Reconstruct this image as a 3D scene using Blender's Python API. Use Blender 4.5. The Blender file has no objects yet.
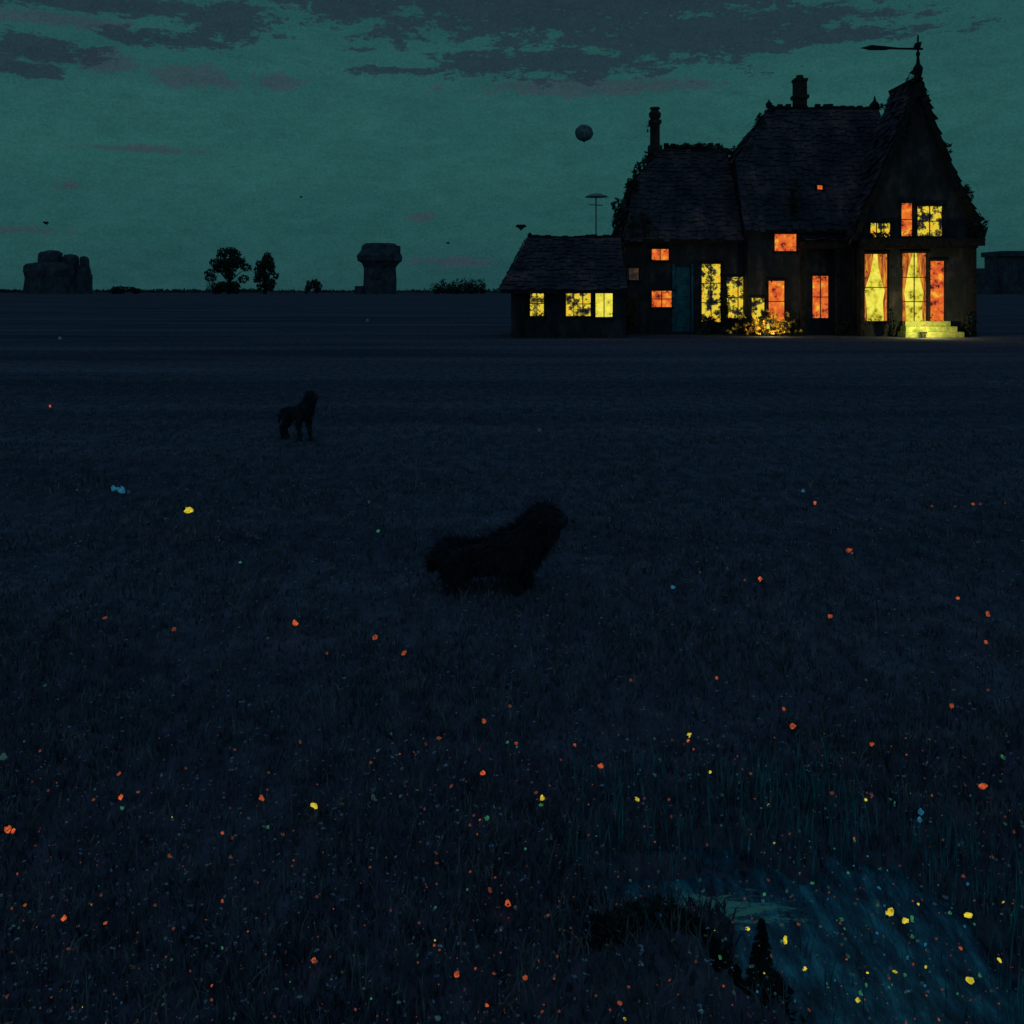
import bpy, math, random
import numpy as np
from mathutils import Vector, Matrix
random.seed(7); rng=np.random.default_rng(7)
sc=bpy.context.scene
sc.view_settings.view_transform='Standard'; sc.view_settings.look='None'
sc.view_settings.exposure=0; sc.view_settings.gamma=1
CAMH=2.4
def at(u,v,d): # image pixel (u,v) at depth d -> world x,z
    return ((u-512)*d/1024.0, CAMH+(290-v)*d/1024.0)
def lin(r,g,b):
    f=lambda c:(c/255/12.92) if c/255<=0.04045 else ((c/255+0.055)/1.055)**2.4
    return (f(r),f(g),f(b),1)
# ---------------------------------------------------------------- materials
def new_mat(name):
    m=bpy.data.materials.new(name); m.use_nodes=True
    nt=m.node_tree
    for n in list(nt.nodes): nt.nodes.remove(n)
    out=nt.nodes.new('ShaderNodeOutputMaterial')
    return m,nt,out
def noisy(name,c1,c2,scale=3,rough=0.95,spec=0.08,stretch=(1,1,1),bump=0.0,detail=3,c3=None,lo=.35,hi=.65,plain=False):
    m,nt,out=new_mat(name); N=nt.nodes.new; L=nt.links.new
    if plain:
        b=N('ShaderNodeBsdfDiffuse'); col=b.inputs['Color']
    else:
        b=N('ShaderNodeBsdfPrincipled'); b.inputs['Roughness'].default_value=rough
        b.inputs['Specular IOR Level'].default_value=spec; col=b.inputs['Base Color']
    tc=N('ShaderNodeTexCoord'); mp=N('ShaderNodeMapping'); mp.inputs['Scale'].default_value=stretch
    L(tc.outputs['Object'],mp.inputs[0])
    n=N('ShaderNodeTexNoise'); n.inputs['Scale'].default_value=scale; n.inputs['Detail'].default_value=detail
    n.inputs['Roughness'].default_value=.7
    L(mp.outputs[0],n.inputs['Vector'])
    r=N('ShaderNodeValToRGB'); r.color_ramp.elements[0].position=lo; r.color_ramp.elements[1].position=hi
    r.color_ramp.elements[0].color=(*c1,1); r.color_ramp.elements[1].color=(*c2,1)
    if c3:
        e=r.color_ramp.elements.new((lo+hi)/2); e.color=(*c3,1)
    L(n.outputs[0],r.inputs[0]); L(r.outputs[0],col)
    if bump>0:
        bp=N('ShaderNodeBump'); bp.inputs['Strength'].default_value=bump; bp.inputs['Distance'].default_value=.1
        L(n.outputs[0],bp.inputs['Height']); L(bp.outputs[0],b.inputs['Normal'])
    L(b.outputs[0],out.inputs[0])
    return m
def glow(name,cols,scale=2,strength=1.0,stretch=(1,1,1),pos=None,sample=True,detail=6):
    m,nt,out=new_mat(name); N=nt.nodes.new; L=nt.links.new
    tc=N('ShaderNodeTexCoord'); mp=N('ShaderNodeMapping'); mp.inputs['Scale'].default_value=stretch
    L(tc.outputs['Object'],mp.inputs[0])
    n=N('ShaderNodeTexNoise'); n.inputs['Scale'].default_value=scale; n.inputs['Detail'].default_value=detail; n.inputs['Roughness'].default_value=.65
    L(mp.outputs[0],n.inputs['Vector'])
    r=N('ShaderNodeValToRGB'); cr=r.color_ramp
    k=len(cols); pos=pos or [.3+.4*i/(k-1) for i in range(k)]
    cr.elements[0].position=pos[0]; cr.elements[0].color=lin(*cols[0])
    cr.elements[1].position=pos[-1]; cr.elements[1].color=lin(*cols[-1])
    for i in range(1,k-1):
        e=cr.elements.new(pos[i]); e.color=lin(*cols[i])
    L(n.outputs[0],r.inputs[0])
    e=N('ShaderNodeEmission'); e.inputs[1].default_value=strength
    L(r.outputs[0],e.inputs[0]); L(e.outputs[0],out.inputs[0])
    if not sample: m.cycles.emission_sampling='NONE'
    return m
M={}
M['wall']=noisy('dark_timber_wall',(.035,.04,.05),(.17,.13,.14),scale=1.6,stretch=(1,1,.5),bump=.4,detail=6,c3=(.06,.06,.075),hi=.72)
M['roof']=noisy('slate_roof',(.06,.055,.08),(.42,.20,.18),scale=.8,stretch=(1,1,.3),bump=.4,detail=7,c3=(.13,.10,.12),lo=.38,hi=.70)
M['trim']=noisy('dark_trim',(.02,.02,.025),(.06,.05,.05),scale=4)
M['brick']=noisy('chimney_brick',(.05,.04,.045),(.14,.08,.07),scale=4)
M['bluedoor']=noisy('teal_painted_door',(.02,.14,.20),(.08,.30,.38),scale=3)
M['fol']=noisy('dark_foliage',(.025,.035,.03),(.08,.10,.085),scale=1.5,plain=True,detail=2)
M['fold']=noisy('night_dark_foliage',(.015,.02,.02),(.05,.065,.06),scale=5,plain=True,detail=2)
M['far']=noisy('distant_stone',(.05,.06,.08),(.17,.16,.19),scale=.25,detail=6)
M['fur']=noisy('black_fur',(.025,.028,.036),(.075,.08,.10),scale=14,rough=.8,plain=True)
M['grass']=noisy('night_grass',(.05,.08,.10),(.34,.33,.33),scale=7,c3=(.13,.16,.19),detail=3,plain=True)
M['bark']=noisy('bark',(.02,.018,.015),(.05,.04,.03),scale=6,plain=True)
M['step']=noisy('painted_stone_step',(.3,.45,.14),(.85,.8,.25),scale=5,detail=5)
M['wy']=glow('lamplit_window_yellow',[(80,80,38),(215,200,55),(246,238,92),(240,185,50)],scale=2.2,pos=[.33,.43,.58,.72])
M['wyo']=glow('lamplit_window_curtain',[(22,26,36),(100,84,34),(232,212,60),(236,145,40)],scale=1.9,pos=[.42,.47,.52,.66])
M['wo']=glow('lamplit_window_orange',[(46,28,34),(205,80,42),(238,125,42),(240,205,60)],scale=2.1,pos=[.36,.44,.58,.68])
M['wd']=glow('dim_window',[(16,24,34),(50,42,36),(100,70,45)],scale=1.5,pos=[.4,.55,.75])
M['cur']=glow('backlit_curtain',[(60,40,30),(190,95,38),(225,165,50)],scale=3,stretch=(3,1,.4),pos=[.35,.5,.65],sample=False)  # light through the cloth is put in as emission
# ---------------------------------------------------------------- mesh builder
class MB:
    def __init__(s): s.v=[]; s.f=[]
    def quad(s,*p):
        n=len(s.v); s.v+= [tuple(q) for q in p]; s.f.append(tuple(range(n,n+len(p))))
    def box(s,x0,x1,y0,y1,z0,z1):
        n=len(s.v)
        s.v+=[(x0,y0,z0),(x1,y0,z0),(x1,y1,z0),(x0,y1,z0),(x0,y0,z1),(x1,y0,z1),(x1,y1,z1),(x0,y1,z1)]
        for f in [(3,2,1,0),(4,5,6,7),(0,1,5,4),(1,2,6,5),(2,3,7,6),(3,0,4,7)]: s.f.append(tuple(n+i for i in f))
    def tube(s,p0,p1,r0,r1,k=8):
        p0=Vector(p0);p1=Vector(p1); d=(p1-p0).normalized()
        a=d.orthogonal().normalized(); b=d.cross(a); n=len(s.v)
        for p,r in((p0,r0),(p1,r1)):
            for i in range(k):
                t=2*math.pi*i/k; s.v.append(tuple(p+a*math.cos(t)*r+b*math.sin(t)*r))
        for i in range(k): s.f.append((n+i,n+(i+1)%k,n+k+(i+1)%k,n+k+i))
        s.f.append(tuple(n+k-1-i for i in range(k))); s.f.append(tuple(n+k+i for i in range(k)))
    def lathe(s,cx,cy,prof,k=16,wob=0):
        n=len(s.v)
        for r,z in prof:
            for i in range(k):
                t=2*math.pi*i/k; q=r*(1+random.uniform(-wob,wob)); s.v.append((cx+q*math.cos(t),cy+q*math.sin(t),z))
        for j in range(len(prof)-1):
            for i in range(k):
                s.f.append((n+j*k+i,n+j*k+(i+1)%k,n+(j+1)*k+(i+1)%k,n+(j+1)*k+i))
    def slope(s,a,b,c,d,course=.32,tile=.35,lift=.035,skip=.05):
        a,b,c,d=map(Vector,(a,b,c,d))
        s.quad(a,b,c,d)
        nrm=(b-a).cross(d-a).normalized()
        if nrm.z<0: nrm=-nrm
        nv=max(2,int(((d-a).length)/course)); 
        for j in range(nv):
            t0=j/nv; t1=min(1,(j+1.25)/nv)
            l=(b-a).lerp(c-d,t0).length; nu=max(2,int(l/tile)); off=random.random()*.5
            for i in range(nu):
                if random.random()<skip: continue
                u0=(i+random.uniform(-.1,.15))/nu; u1=(i+1-random.uniform(-.1,.15))/nu
                def P(u,t): return a.lerp(b,u).lerp(d.lerp(c,u),t)
                tt=t0-random.uniform(0,.6)/nv; t2=tt+random.uniform(-.1,.1)/nv
                h=lift*random.uniform(1.0,4.2); h2=lift*random.uniform(1.0,4.2)
                s.quad(P(u0,tt)+nrm*h,P(u1,t2)+nrm*h2,P(u1,t1)+nrm*lift*.4,P(u0,t1)+nrm*lift*.4)
    def wall(s,x0,x1,z0,z1,y,th,ops):
        xs=sorted({x0,x1,*[o[0] for o in ops],*[o[1] for o in ops]}); zs=sorted({z0,z1,*[o[2] for o in ops],*[o[3] for o in ops]})
        def solid(i,j):
            if i<0 or j<0 or i>=len(xs)-1 or j>=len(zs)-1: return False
            cx=(xs[i]+xs[i+1])/2; cz=(zs[j]+zs[j+1])/2
            return not any(o[0]<cx<o[1] and o[2]<cz<o[3] for o in ops)
        for i in range(len(xs)-1):
            for j in range(len(zs)-1):
                if not solid(i,j): continue
                X0,X1,Z0,Z1=xs[i],xs[i+1],zs[j],zs[j+1]
                s.quad((X0,y,Z0),(X1,y,Z0),(X1,y,Z1),(X0,y,Z1))
                s.quad((X1,y+th,Z0),(X0,y+th,Z0),(X0,y+th,Z1),(X1,y+th,Z1))
                if not solid(i-1,j): s.quad((X0,y+th,Z0),(X0,y,Z0),(X0,y,Z1),(X0,y+th,Z1))
                if not solid(i+1,j): s.quad((X1,y,Z0),(X1,y+th,Z0),(X1,y+th,Z1),(X1,y,Z1))
                if not solid(i,j-1): s.quad((X0,y+th,Z0),(X1,y+th,Z0),(X1,y,Z0),(X0,y,Z0))
                if not solid(i,j+1): s.quad((X0,y,Z1),(X1,y,Z1),(X1,y+th,Z1),(X0,y+th,Z1))
    def leaves(s,cx,cy,cz,rx,ry,rz,n,size):
        for _ in range(n):
            d=Vector((random.gauss(0,1),random.gauss(0,1),random.gauss(0,1))).normalized()*random.uniform(.35,1)**.5
            p=Vector((cx+d.x*rx,cy+d.y*ry,cz+d.z*rz))
            a=Vector((random.gauss(0,1),random.gauss(0,1),random.gauss(0,1))).normalized(); b=a.orthogonal().normalized()
            w=size*random.uniform(.5,1.2)
            s.quad(p-a*w,p+b*w*.5,p+a*w,p-b*w*.5)
    def make(s,name,mat,parent=None,smooth=False):
        me=bpy.data.meshes.new(name); me.from_pydata(s.v,[],s.f); me.update()
        ob=bpy.data.objects.new(name,me); sc.collection.objects.link(ob)
        if mat: me.materials.append(mat)
        if smooth: me.polygons.foreach_set('use_smooth',[True]*len(me.polygons))
        if parent:
            ob.parent=parent; ob.matrix_parent_inverse=Matrix.Translation(parent.location).inverted()
        return ob
def empty(name,loc):
    e=bpy.data.objects.new(name,None); e.location=loc; sc.collection.objects.link(e); return e
# ---------------------------------------------------------------- terrain height
def pond_d(x,y):
    n=.22*np.sin(5.3*x+1)*np.sin(6.1*y)+.20*np.sin(11*x+3*y)+.16*np.sin(23*x-9*y)+.12*np.sin(41*x+31*y)
    a=((x-1.30)/.56)**2+((y-3.78)/.70)**2+n
    b=((x-.78)/.46)**2+((y-4.16)/.16)**2+n*.8
    c=((x-.75)/.34)**2+((y-4.48)/.07)**2+n*1.3
    return np.minimum(np.minimum(a,b),c)
def hgt(x,y):
    x=np.asarray(x,float); y=np.asarray(y,float)
    d=np.sqrt(x*x+y*y)
    n=.02*np.sin(1.7*x+.6*y)+.014*np.sin(3.1*y-1.3*x+1)+.01*np.sin(5.3*x+2)*np.sin(4.7*y)
    n=n+.006*np.sin(13*x+3)*np.sin(11*y+x)
    n=n*np.clip(1.3-d/30,0,1)
    p=pond_d(x,y)
    n=n*np.clip((p-1)*1.2,0,1)
    dep=-.22*np.clip((1.35-p)/.9,0,1)
    m=.19*np.exp(-((x-.56)/.30)**2-((y-3.5)/.2)**2)+.08*np.exp(-((x+.1)/.6)**2-((y-3.5)/.3)**2)
    return n+dep+m
ys=np.concatenate([np.arange(-6,2.6,.6),np.arange(2.7,6,.04),np.geomspace(6,60,130),np.geomspace(62,4000,40)])
xs_=np.concatenate([-np.geomspace(4000,12,34),np.arange(-11.5,-1.2,.35),np.arange(-1.1,3.2,.04),np.arange(3.4,11.9,.35),np.geomspace(12,4000,34)])
XX,YY=np.meshgrid(xs_,ys); ZZ=hgt(XX,YY)
V=np.stack([XX,YY,ZZ],-1).reshape(-1,3); nx=len(xs_); ny=len(ys)
idx=np.arange(nx*ny).reshape(ny,nx)
F=np.stack([idx[:-1,:-1],idx[:-1,1:],idx[1:,1:],idx[1:,:-1]],-1).reshape(-1,4)
me=bpy.data.meshes.new('field'); me.from_pydata(V.tolist(),[],F.tolist()); me.update()
me.polygons.foreach_set('use_smooth',[True]*len(me.polygons))
field=bpy.data.objects.new('field',me); sc.collection.objects.link(field)
m,nt,out=new_mat('night_field'); N=nt.nodes.new; L=nt.links.new
b=N('ShaderNodeBsdfDiffuse')
tc=N('ShaderNodeTexCoord')
mp=N('ShaderNodeMapping'); mp.inputs['Scale'].default_value=(.035,.22,1); L(tc.outputs['Object'],mp.inputs[0])
n1=N('ShaderNodeTexNoise'); n1.inputs['Scale'].default_value=1; n1.inputs['Detail'].default_value=6; n1.inputs['Roughness'].default_value=.65; L(mp.outputs[0],n1.inputs['Vector'])
mp2=N('ShaderNodeMapping'); mp2.inputs['Scale'].default_value=(1.6,.7,1); L(tc.outputs['Object'],mp2.inputs[0])
n2=N('ShaderNodeTexNoise'); n2.inputs['Scale'].default_value=3; n2.inputs['Detail'].default_value=6; n2.inputs['Roughness'].default_value=.8; L(mp2.outputs[0],n2.inputs['Vector'])
r1=N('ShaderNodeValToRGB'); r1.color_ramp.elements[0].position=.36; r1.color_ramp.elements[1].position=.66
r1.color_ramp.elements[0].color=(.09,.10,.135,1); r1.color_ramp.elements[1].color=(.20,.20,.24,1); L(n1.outputs[0],r1.inputs[0])
r2=N('ShaderNodeValToRGB'); r2.color_ramp.elements[0].position=.32; r2.color_ramp.elements[1].position=.68
r2.color_ramp.elements[0].color=(.4,.4,.4,1); r2.color_ramp.elements[1].color=(1.45,1.45,1.45,1); L(n2.outputs[0],r2.inputs[0])
mx=N('ShaderNodeMix'); mx.data_type='RGBA'; mx.blend_type='MULTIPLY'; mx.inputs[0].default_value=1
L(r1.outputs[0],mx.inputs[6]); L(r2.outputs[0],mx.inputs[7]); L(mx.outputs[2],b.inputs['Color'])
bp=N('ShaderNodeBump'); bp.inputs['Strength'].default_value=.6; bp.inputs['Distance'].default_value=.05
L(n2.outputs[0],bp.inputs['Height']); L(bp.outputs[0],b.inputs['Normal']); L(b.outputs[0],out.inputs[0])
field.data.materials.append(m)
# pond water
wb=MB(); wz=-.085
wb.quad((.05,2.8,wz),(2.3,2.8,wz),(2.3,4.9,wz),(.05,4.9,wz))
m,nt,out=new_mat('pond_water'); N=nt.nodes.new; L=nt.links.new
b=N('ShaderNodeBsdfPrincipled'); b.inputs['Roughness'].default_value=.08; b.inputs['IOR'].default_value=1.5
tc=N('ShaderNodeTexCoord')
def nz(sc3,s,det,loc=(0,0,0)):
    mp=N('ShaderNodeMapping'); mp.inputs['Scale'].default_value=sc3; mp.inputs['Location'].default_value=loc; L(tc.outputs['Object'],mp.inputs[0])
    q=N('ShaderNodeTexNoise'); q.inputs['Scale'].default_value=s; q.inputs['Detail'].default_value=det; q.inputs['Roughness'].default_value=.75; L(mp.outputs[0],q.inputs['Vector']); return q.outputs[0]
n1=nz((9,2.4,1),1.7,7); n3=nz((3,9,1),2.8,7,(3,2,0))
r=N('ShaderNodeValToRGB'); cr=r.color_ramp; cr.elements[0].position=.38; cr.elements[0].color=(.012,.03,.05,1); cr.elements[1].position=.68; cr.elements[1].color=(.09,.62,.66,1)  # dark and teal reflection streaks are painted into the water colour
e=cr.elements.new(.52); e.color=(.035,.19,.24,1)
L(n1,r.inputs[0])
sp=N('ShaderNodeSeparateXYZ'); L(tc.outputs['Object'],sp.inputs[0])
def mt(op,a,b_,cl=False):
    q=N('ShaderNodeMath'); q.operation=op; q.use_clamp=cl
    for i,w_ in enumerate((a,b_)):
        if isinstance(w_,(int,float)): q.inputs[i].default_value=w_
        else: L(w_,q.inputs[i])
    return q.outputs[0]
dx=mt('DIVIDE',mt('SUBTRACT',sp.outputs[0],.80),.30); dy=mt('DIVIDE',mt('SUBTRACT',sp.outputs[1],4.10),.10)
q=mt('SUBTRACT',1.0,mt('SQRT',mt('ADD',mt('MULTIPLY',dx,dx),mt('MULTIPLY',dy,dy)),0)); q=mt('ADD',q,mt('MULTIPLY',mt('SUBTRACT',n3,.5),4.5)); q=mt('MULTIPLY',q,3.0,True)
mx=N('ShaderNodeMix'); mx.data_type='RGBA'; L(q,mx.inputs[0]); L(r.outputs[0],mx.inputs[6]); mx.inputs[7].default_value=(.28,.80,.52,1)  # bright teal patch: sky reflection painted into the base colour
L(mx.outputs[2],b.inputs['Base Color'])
bp=N('ShaderNodeBump'); bp.inputs['Strength'].default_value=.35; bp.inputs['Distance'].default_value=.02; L(n3,bp.inputs['Height']); L(bp.outputs[0],b.inputs['Normal'])
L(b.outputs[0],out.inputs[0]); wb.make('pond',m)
# ---------------------------------------------------------------- grass (one mesh)
def grass_mesh(name,X,Y,H,W,lean,mat):
    n=len(X); Z=hgt(X,Y); a=rng.uniform(0,2*np.pi,n); 
    dx=np.cos(a)*W/2; dy=np.sin(a)*W/2; lx=rng.normal(0,1,n)*lean*H; ly=rng.normal(0,1,n)*lean*H
    v=np.zeros((n,5,3))
    v[:,0]=np.stack([X-dx,Y-dy,Z-.01],-1); v[:,1]=np.stack([X+dx,Y+dy,Z-.01],-1)
    v[:,2]=np.stack([X+dx*.8+lx*.35,Y+dy*.8+ly*.35,Z+H*.55],-1); v[:,3]=np.stack([X-dx*.8+lx*.35,Y-dy*.8+ly*.35,Z+H*.55],-1)
    v[:,4]=np.stack([X+lx,Y+ly,Z+H],-1)
    me=bpy.data.meshes.new(name); me.vertices.add(n*5); me.vertices.foreach_set('co',v.reshape(-1))
    base=(np.arange(n)*5)[:,None]
    lp=np.concatenate([base+np.array([0,1,2,3]),base+np.array([3,2,4])],1).reshape(-1)
    me.loops.add(n*7); me.loops.foreach_set('vertex_index',lp.astype(np.int32))
    me.polygons.add(n*2); st=np.stack([np.arange(n)*7,np.arange(n)*7+4],-1).reshape(-1); me.polygons.foreach_set('loop_start',st.astype(np.int32))
    me.update(calc_edges=True); me.validate()
    me.materials.append(mat); ob=bpy.data.objects.new(name,me); sc.collection.objects.link(ob); return ob
n=110000
D=np.exp(rng.uniform(np.log(2.7),np.log(30),n)); X=rng.uniform(-.72,.72,n)*D; Y=D
keep=(pond_d(X,Y)>1.05); X=X[keep];Y=Y[keep]; n=len(X)
patch=.5+.5*np.sin(2.1*X+1.3*np.sin(1.7*Y))*np.sin(1.9*Y+.7*X)
H=rng.uniform(.03,.09,n)*(.4+.9*patch)*np.clip(1.25-Y/40,.4,1)
grass_mesh('grass',X,Y,H,.005+.0009*Y,.45,M['grass'])
n=5000
D=np.exp(rng.uniform(np.log(2.8),np.log(8),n)); X=rng.uniform(-.7,.7,n)*D; keep=pond_d(X,D)>1.1
X=X[keep];D=D[keep]
grass_mesh('tall_grass',X,D,rng.uniform(.08,.2,len(X)),.004+.0004*D,.25,M['grass'])
n=9000; X=rng.uniform(.2,2.2,n); Y=rng.uniform(3.1,5.1,n); p=pond_d(X,Y); t_=rng.uniform(0,1,n)
k=((p>.8)&(p<1.9)&((Y>4.2)|(X>1.5))&(t_<.35))|((p<.95)&(X>1.05)&(t_<.14))|((p>1)&(Y>4.2)&(X>.3)&(X<1.6)&(t_<.12)); X=X[k];Y=Y[k]
reedm=noisy('reed_green',(.02,.05,.08),(.12,.50,.55),scale=9,plain=True)
g_=grass_mesh('reeds',X,Y,rng.uniform(.08,.34,len(X)),.006,.12,reedm)
# dark sedge clumps along the near bank
SB=MB()
for i in range(34):
    t=i/33; x=.30+.85*t+random.uniform(-.03,.03); y=3.60-.06*t+random.uniform(-.08,.05)
    zb=float(hgt(x,y)); h=random.uniform(.03,.075)*(1.1-.5*t)
    SB.leaves(x,y,zb+h*.5,.05,.05,h,80,.016)
    for q in range(9): 
        a=random.uniform(-1,1)*.03; SB.quad((x+a-.003,y,zb-.02),(x+a+.003,y,zb-.02),(x+a*2.2,y,zb+h*random.uniform(1.2,2)))
SB.make('bank_sedge',M['fold'])
# ---------------------------------------------------------------- small pale wildflowers through the grass
WF={}
for nm,c,cnt in (('ochre',((.5,.2,.1),(.9,.45,.2)),1000),('blue',((.2,.35,.5),(.4,.6,.75)),1700),('white',((.5,.55,.6),(.8,.8,.8)),700)):
    B=MB()
    for i in range(cnt):
        d=math.exp(random.uniform(math.log(2.9),math.log(13))); x=random.uniform(-.62,.62)*d
        if float(pond_d(x,d))<1.1: continue
        z=float(hgt(x,d))+random.uniform(.03,.1); s=random.uniform(.003,.009)*(.6+d*.12); 
        for q in range(3):
            a=random.uniform(0,6.28); B.quad((x,d,z),(x+math.cos(a)*s,d+math.sin(a)*s,z+s*.5),(x+math.cos(a+.8)*s*1.3,d+math.sin(a+.8)*s*1.3,z+s*.2),(x+math.cos(a+1.5)*s,d+math.sin(a+1.5)*s,z+s*.6))
    WF[nm]=(B,noisy('petals_'+nm,c[0],c[1],scale=8,plain=True))
e=empty('wildflowers',(0,6,0))
for nm,(B,mm) in WF.items(): B.make('petals_'+nm,mm,e)
# ---------------------------------------------------------------- fireflies
cols={'o':(222,98,52),'y':(232,212,60),'g':(50,120,85),'b':(34,98,130),'d':(105,55,42),'e':(36,66,66),'z':(30,48,68),'h':(165,75,45)}
fm={k:glow('firefly_glow_'+k,[tuple(int(c*.6) for c in v),v],scale=40,strength=1.0,sample=False,detail=1) for k,v in cols.items()}
fl=empty('fireflies',(0,6,.2)); bug={k:MB() for k in cols}; dark=MB()
def firefly(u,v,r,c):
    for _ in range(4):
        hh=random.uniform(.08,.2); d=(CAMH-hh)*1024/(v-290)
        if v<560: hh=.25; d=(CAMH-hh)*1024/(v-290)
    x=(u-512)*d/1024; s=r*.86*d/1024; B=bug[c]
    R=Matrix.Rotation(random.uniform(0,6.28),3,'Z')@Matrix.Rotation(random.uniform(-1,1),3,'X')@Matrix.Rotation(random.uniform(-.8,.8),3,'Y')
    st=len(B.v); k=6; rings=[(-1,0.15),(-.6,.7),(0,1),(.6,.75),(1,.2)]; el=random.uniform(.9,1.8)
    j=[random.uniform(.5,1.35) for _ in range(30)]; q=0
    for zz,rr in rings:
        for i in range(k):
            t=6.283*i/k; p=R@Vector((zz*el,math.cos(t)*rr*j[q],math.sin(t)*rr*j[q]))*s; q+=1
            B.v.append((x+p.x,d+p.y,hh+p.z))
    for a in range(4):
        for i in range(k): B.f.append((st+a*k+i,st+a*k+(i+1)%k,st+(a+1)*k+(i+1)%k,st+(a+1)*k+i))
    B.f.append(tuple(st+i for i in range(k))); B.f.append(tuple(st+4*k+i for i in range(k)))
    c0=Vector((x,d,hh)); ax=R@Vector((1,0,0)); sd=R@Vector((0,1,0))
    dark.tube(c0+ax*s*el,c0+ax*s*(el+.7),s*.4,s*.15,5)
    for sg in(1,-1): dark.quad(c0+ax*s*el,c0+ax*s*.6+sd*sg*s*1.1+Vector((0,0,s*.6)),c0-ax*s*.4+sd*sg*s*.9+Vector((0,0,s*.7)))
pts=[(189,510,5,'y'),(295,623,3.6,'o'),(114,488,3.4,'b'),(121,490,3.6,'b'),(128,492,2.4,'z'),(375,637,3.2,'h'),(404,653,2.5,'h'),(174,629,2.3,'h'),(105,618,1.8,'d'),
(760,579,2.8,'o'),(830,616,3,'h'),(849,550,2.6,'h'),(852,553,1.6,'d'),(815,503,2,'o'),(958,598,2,'o'),(988,614,2.3,'h'),(986,642,1.8,'h'),(673,587,3,'b'),
(601,766,3.5,'o'),(483,773,3,'o'),(516,743,2,'h'),(575,745,2,'h'),(689,735,3,'y'),(688,741,2,'o'),(710,772,2,'y'),(637,799,2.8,'y'),(542,798,3.2,'y'),
(541,805,2,'g'),(314,806,3.5,'y'),(262,798,3,'h'),(121,797,3,'o'),(122,808,2,'g'),(8,829,4.5,'o'),(13,831,3,'o'),(64,918,3,'o'),(314,960,3,'o'),(508,903,3.8,'o'),
(457,974,3,'o'),(525,978,3.5,'h'),(793,726,3.4,'h'),(784,709,2,'h'),(952,706,2.6,'h'),(983,786,3.3,'o'),(1003,757,2.8,'g'),(872,744,2.2,'o'),
(832,793,2.2,'d'),(717,678,1.8,'h'),(631,680,1.8,'d'),(484,721,2.4,'h'),(439,738,2.2,'d'),(510,706,1.8,'d'),(890,912,5,'y'),(905,921,4,'y'),
(912,919,3,'g'),(968,915,4,'y'),(950,913,2.5,'g'),(970,980,4,'y'),(858,1000,3,'y'),(861,993,2.5,'g'),(785,940,3,'y'),(805,969,2.5,'y'),(748,929,2.5,'y'),  # yellow glowing bodies over the pond stand in for window reflections
(912,936,2.5,'g'),(921,812,3.6,'b'),(920,820,3,'b'),(372,790,3,'z'),(373,797,3,'e'),(3,757,4,'e'),(60,338,2,'e'),(50,406,1.6,'o'),(540,430,2.4,'z'),
(367,320,2.2,'z'),(369,502,2,'e'),(378,531,2,'g'),(45,685,2,'e'),(866,680,2,'e'),(327,653,1.6,'d'),(222,901,2,'h'),(155,905,2.2,'d'),(232,838,2,'d'),
(170,856,2.2,'d'),(490,890,2,'d'),(487,1005,2,'o'),(620,1003,2.3,'h'),(720,957,2.2,'g'),(470,825,2,'d'),(548,915,2,'d'),(438,1018,3,'e'),(487,818,2.5,'g'),
(932,506,1.5,'d'),(955,506,1.3,'d'),(973,504,2,'h'),(980,504,1.4,'d'),(1005,503,1.3,'d'),(803,491,1.8,'b'),(727,568,2,'e'),(700,572,1.6,'e'),(745,580,1.5,'d'),
(25,905,2,'h'),(101,895,1.7,'d'),(300,742,1.6,'d'),(68,800,1.6,'e'),(268,827,2,'g'),(240,562,1.4,'g'),(77,490,1.6,'z'),(268,638,1.4,'e'),(988,690,1.6,'d'),
(980,975,2.3,'g'),(866,800,1.8,'y'),(992,857,2,'d'),(660,760,2,'e'),(655,775,2,'e'),(866,985,2,'g'),(878,905,2,'g'),(700,880,1.8,'e'),(610,1010,1.6,'d')]
for p in pts: firefly(*p)
for i in range(1500):
    v=290+734*(random.uniform(.4,1)**.55); u=random.uniform(-60,1090)
    firefly(u,v,random.choice([.6,.7,.9,1.1,1.6]),random.choices('hdegzy',[.9,6,7,.5,9,.15])[0])
for i in range(110): # a looser swarm over the water
    firefly(random.gauss(860,70),random.uniform(840,1020),random.choice([.9,1.2,1.6,2]),random.choices('hdegzyb',[.5,1,5,3,5,.9,4])[0])
for k,B in bug.items(): B.make('glowing_abdomens_'+k,fm[k],fl,True)
dark.make('wings_and_thoraxes',M['trim'],fl)
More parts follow.
